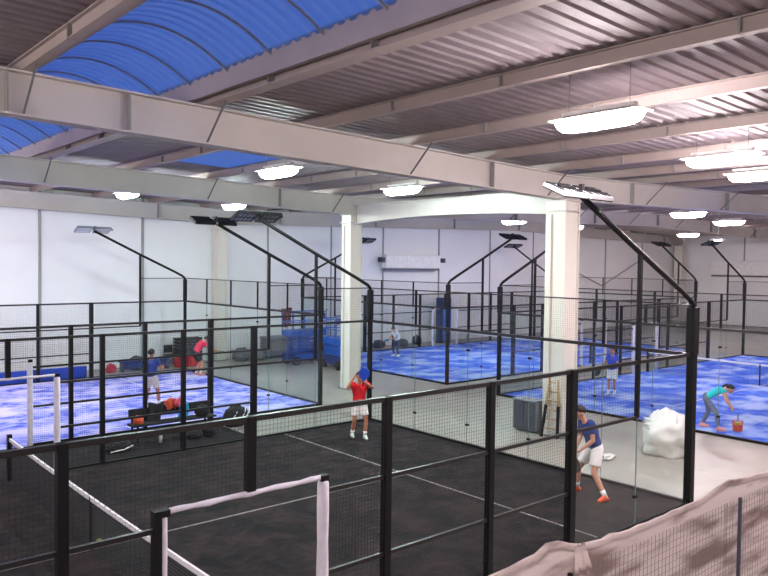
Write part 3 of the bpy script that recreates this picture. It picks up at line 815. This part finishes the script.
rbox('locker_body', -.2, .2, -.2, .2, 0, 1.3, whitepl, t); rbox('door', -.17, .17, -.22, -.2, .05, 1.25, greypl, t, .003)

# roller shutter housings
t = thing('shutter_housing', 'white roller shutter housing high on the left wall', 'shutter', (15.55, WY-.25, 4.45))
rbox('housing_box', -2.2, 2.15, -.25, .2, 0, .78, whitepl, t, .05); rbox('bottom_rail', -2.2, 2.1, -.22, .15, -.12, 0, midgrey, t)
for x in (-2.35, 2.5): rbox('end_bracket', x-.12, x+.12, -.2, .2, .35, .62, darkgrey, t)
t = thing('shutter_housing', 'long white roller shutter housing on the end wall at the right edge', 'shutter', (EX-.3, 17.6, 4.1))
rbox('housing_box', -.25, .25, -4.4, 4.4, 0, 1.15, whitepl, t, .05); rbox('bottom_rail', -.2, .2, -4.35, 4.35, -.14, 0, midgrey, t)
MB().box(-.02, .22, -4.2, 4.2, -4.05, -.14).build('shutter_curtain', wallm, t)
# net lockers: wall clock-like small sign high on the wall
o = MB().box(-.45, .45, -.02, .0, -.2, .2).build('wall_notice', bluepaint, None, (12.0, WY-.01, 6.0)); 
tag(o, 'small pale blue notice high on the wall right of the second column', 'notice')
o.data.materials[0] = plain('faded_blue', rgb(168, 190, 208), 0.7)

# ------------------------------------------------------------------ people
def remesh(mb, name, mat, vox, parent, smooth_it=6, sub=None):
    me = mb.mesh(name+'_src', mat); o = bpy.data.objects.new(name+'_src', me); C.objects.link(o)
    md = o.modifiers.new('r', 'REMESH'); md.mode = 'VOXEL'; md.voxel_size = vox; md.use_smooth_shade = True
    ms = o.modifiers.new('s', 'SMOOTH'); ms.factor = .5; ms.iterations = smooth_it
    dg = bpy.context.evaluated_depsgraph_get(); dg.update()
    me2 = bpy.data.meshes.new_from_object(o.evaluated_get(dg)); me2.name = name
    me2.materials.clear(); me2.materials.append(mat)
    bpy.data.objects.remove(o); me2.polygons.foreach_set('use_smooth', [True]*len(me2.polygons))
    return link(name, me2, parent)
def cap(mb, p, q, r0, r1, n=12, c0=True, c1=True):
    p = Vector(p); q = Vector(q)
    mb.tube([p, q], [r0, r1], n)
    if c0: mb.ball(p, r0, n, 8)
    if c1: mb.ball(q, r1, n, 8)
BASE = dict(pel=(0,0,.96), chest=(0,.0,1.34), neck=(0,.0,1.50), head=(0,.03,1.67),
    shL=(-.185,0,1.45), shR=(.185,0,1.45), elL=(-.25,-.01,1.17), elR=(.25,-.01,1.17), wrL=(-.26,.10,.94), wrR=(.26,.10,.94),
    hipL=(-.10,0,.93), hipR=(.10,0,.93), knL=(-.12,.03,.50), knR=(.12,.03,.50), anL=(-.13,0,.09), anR=(.13,0,.09), look=(0,1,0), toeL=(-.04,1,0), toeR=(.04,1,0))
def person(name_label, loc, yaw, scale, pose, shirt, shorts, shoe, sk=skin, long_legs=False, hair_long=False, build=1.0, sleeves=.55, sock=sock_white, curl=.6):
    P = {k2: Vector(v) for k2, v in {**BASE, **pose}.items()}
    T = thing('person', name_label, 'person', loc, yaw); T.scale = (scale,)*3
    b = build; mb = MB()
    pel, ch, nk, hd = P['pel'], P['chest'], P['neck'], P['head']
    side = (P['shR']-P['shL']).normalized()
    hs = (P['hipR']-P['hipL']).normalized()
    # trunk
    for s2 in (-1, 1):
        cap(mb, pel+hs*.065*s2*b, (pel+ch)/2+side*.055*s2*b, .105*b, .095*b)
        cap(mb, (pel+ch)/2+side*.055*s2*b, ch+side*.085*s2*b, .095*b, .11*b)
        cap(mb, ch+side*.085*s2*b, (P['shL'] if s2 < 0 else P['shR'])-side*.03*s2, .105*b, .062*b)
    cap(mb, ch, nk, .10, .055); cap(mb, nk, hd-(hd-nk).normalized()*.04, .055, .052)
    # head: skull, jaw, nose, ears
    look = P['look'].normalized(); up = (hd-nk).normalized(); rt = look.cross(up).normalized(); up = rt.cross(look)
    cap(mb, hd+up*.03-look*.015, hd+up*.02+look*.02, .092, .085)
    cap(mb, hd-up*.03+look*.03, hd-up*.075+look*.052, .066, .04)
    cap(mb, hd+up*.01+look*.098, hd-up*.022+look*.118, .012, .016)
    for s2 in (-1, 1): mb.ball(hd+rt*.093*s2-up*.005, (.018, .022, .032), 8, 6)
    # limbs
    for s2, L_ in ((-1, 'L'), (1, 'R')):
        sh, el, wr, hp, kn, an = (P[k2+L_] for k2 in ('sh', 'el', 'wr', 'hip', 'kn', 'an'))
        cap(mb, sh, el, .056, .042); cap(mb, el, el.lerp(wr, .3), .042, .043); cap(mb, el.lerp(wr, .3), wr, .043, .028)
        cap(mb, hp, hp.lerp(kn, .5), .092*b, .078*b); cap(mb, hp.lerp(kn, .5), kn, .078*b, .056)
        cap(mb, kn, kn.lerp(an, .32), .054, .058); cap(mb, kn.lerp(an, .32), an, .058, .036)
        # hand: palm, five fingers
        d2 = (wr-el).normalized(); fw = look if abs(d2.dot(look)) < .9 else Vector((0,0,1))
        pn = d2.cross(fw).normalized()*s2          # palm normal
        ac = pn.cross(d2).normalized()
        if ac.dot(look) < 0: ac = -ac
        pc = wr+d2*.05
        cap(mb, wr, pc+ac*.018, .026, .026, 10); cap(mb, pc-ac*.022, pc+d2*.035-ac*.024, .02, .018, 8); cap(mb, pc+ac*.02, pc+d2*.04+ac*.022, .02, .018, 8)
        for i, (o_, ln) in enumerate(((.033, .068), (.011, .078), (-.011, .072), (-.032, .056))):
            k0 = pc+d2*.042+ac*o_; k1 = k0+(d2*(1-curl*.4)-pn*curl*.6).normalized()*ln*.5; k3 = k1+(d2*(1-curl)-pn*(curl+.2)).normalized()*ln*.5
            cap(mb, k0, k1, .0095, .009, 8); cap(mb, k1, k3, .009, .0075, 8)
        t0 = pc+ac*.03-d2*.01; t1 = t0+(ac*.8+d2*.5-pn*.3).normalized()*.035; t2 = t1+(d2*.9+ac*.2-pn*.4).normalized()*.03
        cap(mb, t0, t1, .012, .0105, 8); cap(mb, t1, t2, .0105, .009, 8)
    body = remesh(mb, 'body', sk, .0085, T, 3)
    # eyes and mouth
    e = MB()
    for s2 in (-1, 1): e.ball(hd+rt*.034*s2+look*.098+up*.018, .0125, 8, 6)
    e.build('eyes', blackcl, body, None, True)
    ms_ = MB(); ms_.tube([hd-up*.052+look*.094-rt*.024, hd-up*.055+look*.102, hd-up*.052+look*.094+rt*.024], .006, 6); ms_.build('mouth', darkred, body)
    # hair
    h = MB(); h.ball((0,0,0), (1,1,1), 20, 14)
    vv = []
    for v in h.v:
        v = Vector(v); k2 = 1+.05*noise.noise(v*5)
        q = rt*v.x*.104*k2+look*(v.y*.118*k2-.016)+up*(v.z*.112*k2+.034)
        f = v.y
        if v.z < -.1+ (f*.9): q = q*.80+up*.008     # sinks into the face and the nape
        vv.append(hd+q)
    h.v = vv; h.build('hair', hairm, body, None, True)
    if hair_long:
        tl_ = MB(); tl_.tube([hd-look*.09+up*.05, hd-look*.15+up*.03, hd-look*.19-up*.05+rt*.02, hd-look*.19-up*.14+Vector((0,.0,-.05))], [.03,.036,.03,.012], 10); tl_.build('ponytail', hairm, body, None, True)
    # shirt
    s = MB(); g = .016
    for s2 in (-1, 1):
        cap(s, pel+hs*.07*s2*b, (pel+ch)/2+side*.058*s2*b, .122*b, .108*b+g*.5, c0=False)
        cap(s, (pel+ch)/2+side*.058*s2*b, ch+side*.088*s2*b, .108*b+g*.5, .112*b+g)
        shp = P['shL'] if s2 < 0 else P['shR']
        cap(s, ch+side*.088*s2*b, shp-side*.025*s2, .112*b+g*.6, .066*b+g)
        el = P['elL'] if s2 < 0 else P['elR']
        if sleeves > 0: cap(s, shp, shp.lerp(el, sleeves), .062+g, .066+g*.4, c1=False)
    cap(s, ch, ch.lerp(nk, .8), .115, .07, c1=False)
    remesh(s, 'shirt', shirt, .012, T, 4)
    # shorts or leggings
    s = MB()
    for s2, L_ in ((-1, 'L'), (1, 'R')):
        hp, kn, an = P['hip'+L_], P['kn'+L_], P['an'+L_]
        cap(s, pel+hs*.07*s2*b+Vector((0,0,.03)), hp, .117*b, .115*b)
        if long_legs:
            cap(s, hp, kn, .108*b, .068); cap(s, kn, kn.lerp(an, .35), .068, .068); cap(s, kn.lerp(an, .35), kn.lerp(an, .85), .068, .05, c1=False)
        else:
            cap(s, hp, hp.lerp(kn, .72), .115*b, .106*b, c1=False)
    cap(s, P['hipL'], P['hipR'], .105*b, .105*b)
    remesh(s, 'leggings' if long_legs else 'shorts', shorts, .012, T, 4)
    # socks and shoes
    for s2, L_ in ((-1, 'L'), (1, 'R')):
        kn, an = P['kn'+L_], P['an'+L_]; toe = P['toe'+L_]; toe = Vector((toe.x, toe.y, toe.z)).normalized()
        if not long_legs:
            k2 = MB(); cap(k2, an, an.lerp(kn, .28), .045, .052, c1=False); k2.build('sock', sock, T, None, True)
        f = MB(); hl = an-toe*.05+Vector((0,0,-.045)); tp_ = an+toe*.17+Vector((0,0,-.05+toe.z*.02))
        cap(f, hl, an+Vector((0,0,-.02)), .042, .045); cap(f, hl, tp_, .042, .036); cap(f, an+toe*.02, tp_-toe*.03, .045, .036)
        so = remesh(f, 'shoe', shoe, .010, T, 3)
    return T
def world(T, p):
    M = Matrix.Translation(T.location) @ Matrix.Rotation(T.rotation_euler.z, 4, 'Z') @ Matrix.Diagonal((*T.scale, 1))
    return M @ Vector(p)
def racket(grip, tip, nrm, mat, label, sc=1.0):
    """padel racket from grip end towards tip"""
    grip = Vector(grip); d = (Vector(tip)-grip).normalized(); n2 = Vector(nrm); n2 = (n2-d*n2.dot(d)).normalized(); r = d.cross(n2)
    o = thing('padel_racket', label, 'racket', (0,0,0))
    o.matrix_world = Matrix.Translation(grip) @ Matrix((r, d, n2)).transposed().to_4x4()
    o.scale = (sc,)*3
    MB().tube([(0,-.02,0),(0,.12,0)], .016, 10).build('grip', blackcl, o)
    mb = MB(); n = 28; vs = []; fs = []
    for z in (-.019, .019):
        for k2 in range(n):
            a = 2*PI*k2/n; vs.append((.128*math.cos(a), .305+.135*math.sin(a)*(1 if math.sin(a) > 0 else 1.15), z))
    fs = [tuple(range(n)), tuple(range(n, 2*n))]+[(k2, (k2+1) % n, n+(k2+1) % n, n+k2) for k2 in range(n)]
    mb.add(vs, fs).build('face', mat, o)
    MB().bar((0,.11,0), (-.07,.20,0), .03, .025).bar((0,.11,0), (.07,.20,0), .03, .025).build('throat', mat, o)
    h = MB()
    for i in range(-3, 4):
        for j in range(-3, 4):
            if i*i+j*j < 10: h.tube([(i*.026, .31+j*.028, -.0195), (i*.026, .31+j*.028, .0195)], .0052, 6)
    h.build('face_holes', blackcl, o)
    return o
D = math.radians
camxy = Vector((-14.2, -7.1))
def face(loc, deg):
    """yaw so that local +Y points deg away (counter-clockwise) from the direction to the camera"""
    v = camxy-Vector(loc[:2]); return math.atan2(v.y, v.x)-PI/2+D(deg)

# 1: red shirt, arms raised with a blue racket, on the black court
l1 = (-1.72, 8.35, .02)
T1 = person('person in red shirt and white shorts on black court raising a blue racket', l1, face(l1, 15), 1.0,
  dict(elR=(.36,.12,1.38), wrR=(.22,.20,1.64), elL=(-.34,.10,1.36), wrL=(-.05,.26,1.54), knL=(-.16,.12,.5), anL=(-.12,.18,.09), knR=(.14,.04,.5), anR=(.16,-.12,.09), head=(0,.04,1.66)),
  shirt_red, shorts_white, shoe_white, skin2, sleeves=.5)
g = world(T1, (-.02,.30,1.46)); racket(g, g+Vector((.0,-.06,.5)), Vector((-1,-1,0.1)), bluevinyl, 'blue padel racket held up by the person in the red shirt', 1.1)
# 2: blue shirt, white shorts at the near glass
l2 = (-1.15, 1.47, .02)
T2 = person('person in a blue shirt, white shorts and orange shoes behind the near glass, leaning forward', l2, face(l2, -62), 1.08,
  dict(pel=(0,-.05,.95), chest=(0,.08,1.31), neck=(0,.18,1.45), head=(0,.27,1.60), look=(0,1,-.45), shL=(-.18,.13,1.42), shR=(.18,.13,1.42),
   elL=(-.24,.12,1.12), wrL=(-.10,.27,.93), elR=(.25,.11,1.11), wrR=(.10,.28,.91), hipL=(-.10,-.05,.92), hipR=(.10,-.05,.92),
   knL=(-.20,.06,.50), anL=(-.34,-.10,.09), knR=(.22,.16,.50), anR=(.36,.12,.09), toeL=(-.4,1,0), toeR=(.2,1,0)),
  shirt_blue, shorts_white, shoe_orange, skin, sleeves=.6)
g = world(T2, (.02,.33,.86)); racket(g, world(T2, (-.02,.38,.40)), Vector((0,0,1)), blackcl, 'black padel racket held low by the person in blue behind the near glass')
# 3: player in blue on the pale court, back to us
l3 = (-4.42, 15.6, .02)
T3 = person('person in a blue shirt and cream shorts on the pale blue court, seen from behind', l3, face(l3, 150), 1.05,
  dict(elR=(.28,.12,1.20), wrR=(.20,.36,1.22), elL=(-.24,.10,1.18), wrL=(-.10,.34,1.16), anR=(.17,.16,.09), knR=(.15,.14,.5), anL=(-.14,-.12,.09)),
  shirt_blue, shorts_cream, shoe_white, skin2)
g = world(T3, (.18,.42,1.24)); racket(g, world(T3, (.22,.8,1.35)), Vector((1,0,0)), darkgrey, 'dark padel racket held forward by the person seen from behind on the pale court')
# 4: player in pink-red, bent forward
bend = dict(pel=(0,-.16,.86), chest=(0,.16,1.13), neck=(0,.31,1.22), head=(0,.45,1.27), look=(0,.8,-.6), shL=(-.17,.26,1.20), shR=(.17,.26,1.20),
   hipL=(-.10,-.16,.84), hipR=(.10,-.16,.84), elL=(-.22,.42,1.02), wrL=(-.14,.62,.94), elR=(.22,.44,1.02), wrR=(.14,.66,.96),
   knL=(-.15,.08,.47), knR=(.15,.10,.47), anL=(-.16,-.06,.09), anR=(.16,.02,.09))
l4 = (-.05, 21.0, .02)
T4 = person('person in pink-red shirt and dark shorts bending forward on the pale blue court', l4, face(l4, 105), 1.05, {**bend, 'chest':(0,.06,1.18), 'pel':(0,-.14,.88), 'neck':(0,.18,1.31), 'head':(0,.31,1.38), 'shL':(-.17,.13,1.28), 'shR':(.17,.13,1.28), 'hipL':(-.1,-.14,.86), 'hipR':(.1,-.14,.86), 'elL':(-.22,.32,1.10), 'elR':(.22,.34,1.10)}, shirt_pink, shorts_dark, shoe_pink, skin)
g = world(T4, (.12,.72,.93)); racket(g, world(T4, (.05,1.1,.85)), Vector((0,0,1)), blackcl, 'black padel racket held out by the person in pink-red')
# 5: white shirt on the court between the columns
l5 = (10.7, 20.8, .02)
T5 = person('person in a white shirt on the bright blue court behind the columns', l5, face(l5, -50), .94,
  {**bend, 'chest':(0,.04,1.22), 'neck':(0,.14,1.36), 'head':(0,.22,1.48), 'shL':(-.17,.10,1.33), 'shR':(.17,.10,1.33), 'pel':(0,-.12,.90), 'hipL':(-.1,-.12,.88), 'hipR':(.1,-.12,.88), 'elL':(-.24,.16,1.08), 'wrL':(-.12,.36,1.0), 'elR':(.24,.16,1.08), 'wrR':(.12,.38,1.0)}, shirt_white, trous_grey, shoe_white, skin, long_legs=True)
g = world(T5, (.08,.44,.98)); racket(g, world(T5, (-.1,.8,.9)), Vector((0,0,1)), cyanm, 'light blue padel racket held by the person in the white shirt')
# 6: royal blue shirt on the right court
l6 = (9.72, 7.85, .02)
T6 = person('person in royal blue shirt on the right blue court, seen through near glass', l6, face(l6, -35), .97,
  dict(elR=(.27,.06,1.2), wrR=(.16,.30,1.12), elL=(-.26,.06,1.18), wrL=(-.12,.30,1.1), anL=(-.12,.0,.09), anR=(.12,.03,.09)), shirt_royal, shorts_white, shoe_white, skin2)
g = world(T6, (.16,.36,1.08)); racket(g, world(T6, (.30,.6,.8)), Vector((0,1,0)), darkgrey, 'grey padel racket held low by the person in royal blue')
# 7: bent over the ball basket
l7 = (7.12, 2.85, .02)
T7 = person('person in a turquoise top and grey leggings bending over a red ball basket', l7, face(l7, 88), 1.0,
  dict(pel=(0,-.22,.92), chest=(0,.10,1.14), neck=(0,.27,1.20), head=(0,.40,1.20), look=(0,.75,-.65), shL=(-.16,.22,1.16), shR=(.16,.22,1.16),
   hipL=(-.10,-.22,.88), hipR=(.10,-.22,.88), elL=(-.22,.30,.92), wrL=(-.16,.42,.70), elR=(.22,.30,.92), wrR=(.14,.44,.70),
   knL=(-.17,-.16,.48), knR=(.17,.06,.50), anL=(-.20,-.34,.09), anR=(.22,.14,.09)), shirt_teal, leg_grey, shoe_pink, skin, long_legs=True, hair_long=True, sleeves=.25, build=.86)
t = thing('ball_basket', 'red and orange ball basket on the blue turf below the bending person', 'basket', tuple(world(T7, (0, .62, 0))), .3); t.scale = (.85,)*3
mb = MB()
for z, r in ((.03,.14),(.12,.15),(.21,.16),(.30,.17),(.36,.175)):
    pts = [(r*math.cos(2*PI*k2/16), r*math.sin(2*PI*k2/16), z) for k2 in range(17)]; mb.tube(pts, .008, 6, False)
for k2 in range(16):
    a = 2*PI*k2/16; mb.tube([(.14*math.cos(a), .14*math.sin(a), .02), (.175*math.cos(a), .175*math.sin(a), .36)], .006, 5)
mb.build('basket_frame', redm, t); MB().tube([(0,0,.02),(0,0,.24)], [.13,.15], 16).build('lining', orange, t)
MB().tube([(-.17,0,.36),(-.12,0,.52),(0,0,.60),(.12,0,.52),(.17,0,.36)], .009, 6).build('handle', darkgrey, t, smooth=True)
bm_ = MB().ball((0,0,0), .033, 10, 8).mesh('ball', ballm, True)
for k2 in range(7):
    a = 2*PI*k2/6; r = 0 if k2 == 6 else .085
    p = world(t, (r*math.cos(a), r*math.sin(a), .272)); o = link('padel_ball', bm_, None, p); tag(o, 'yellow-green padel ball lying in the red ball basket', 'ball', 'balls in the red basket')

# ------------------------------------------------------------------ world, camera
w = bpy.data.worlds.new('World'); S.world = w; w.use_nodes = True
nt = w.node_tree; bg = nt.nodes['Background']
sky = nt.nodes.new('ShaderNodeTexCoord'); sep = nt.nodes.new('ShaderNodeSeparateXYZ'); rp = nt.nodes.new('ShaderNodeValToRGB')
nt.links.new(sky.outputs['Generated'], sep.inputs[0]); nt.links.new(sep.outputs['Z'], rp.inputs['Fac'])
rp.color_ramp.elements[0].color = (0.22, 0.36, 0.85, 1); rp.color_ramp.elements[1].color = (0.13, 0.24, 0.70, 1)
nt.links.new(rp.outputs['Color'], bg.inputs['Color']); bg.inputs['Strength'].default_value = 0.16
f, yaw, pit, rol = 741.64, 0.859951354, -0.0333978877, 0.0119339928
cam = bpy.data.cameras.new('camera'); co = bpy.data.objects.new('camera', cam); C.objects.link(co)
F = Vector((math.cos(pit)*math.cos(yaw), math.cos(pit)*math.sin(yaw), math.sin(pit)))
R = F.cross(Vector((0,0,1))).normalized(); U = R.cross(F)
R2 = R*math.cos(rol)+U*math.sin(rol); U2 = -R*math.sin(rol)+U*math.cos(rol)
Mx = Matrix((R2, U2, -F)).transposed().to_4x4(); Mx.translation = Vector((-14.1988, -7.1095, 4.7321))
co.matrix_world = Mx
cam.sensor_width = 36; cam.lens = f/768*36; cam.clip_start = .1; cam.clip_end = 300
S.camera = co
S.view_settings.view_transform = 'Standard'; S.view_settings.look = 'None'; S.view_settings.gamma = 1; S.view_settings.use_curve_mapping = False
S.view_settings.exposure = 2.0
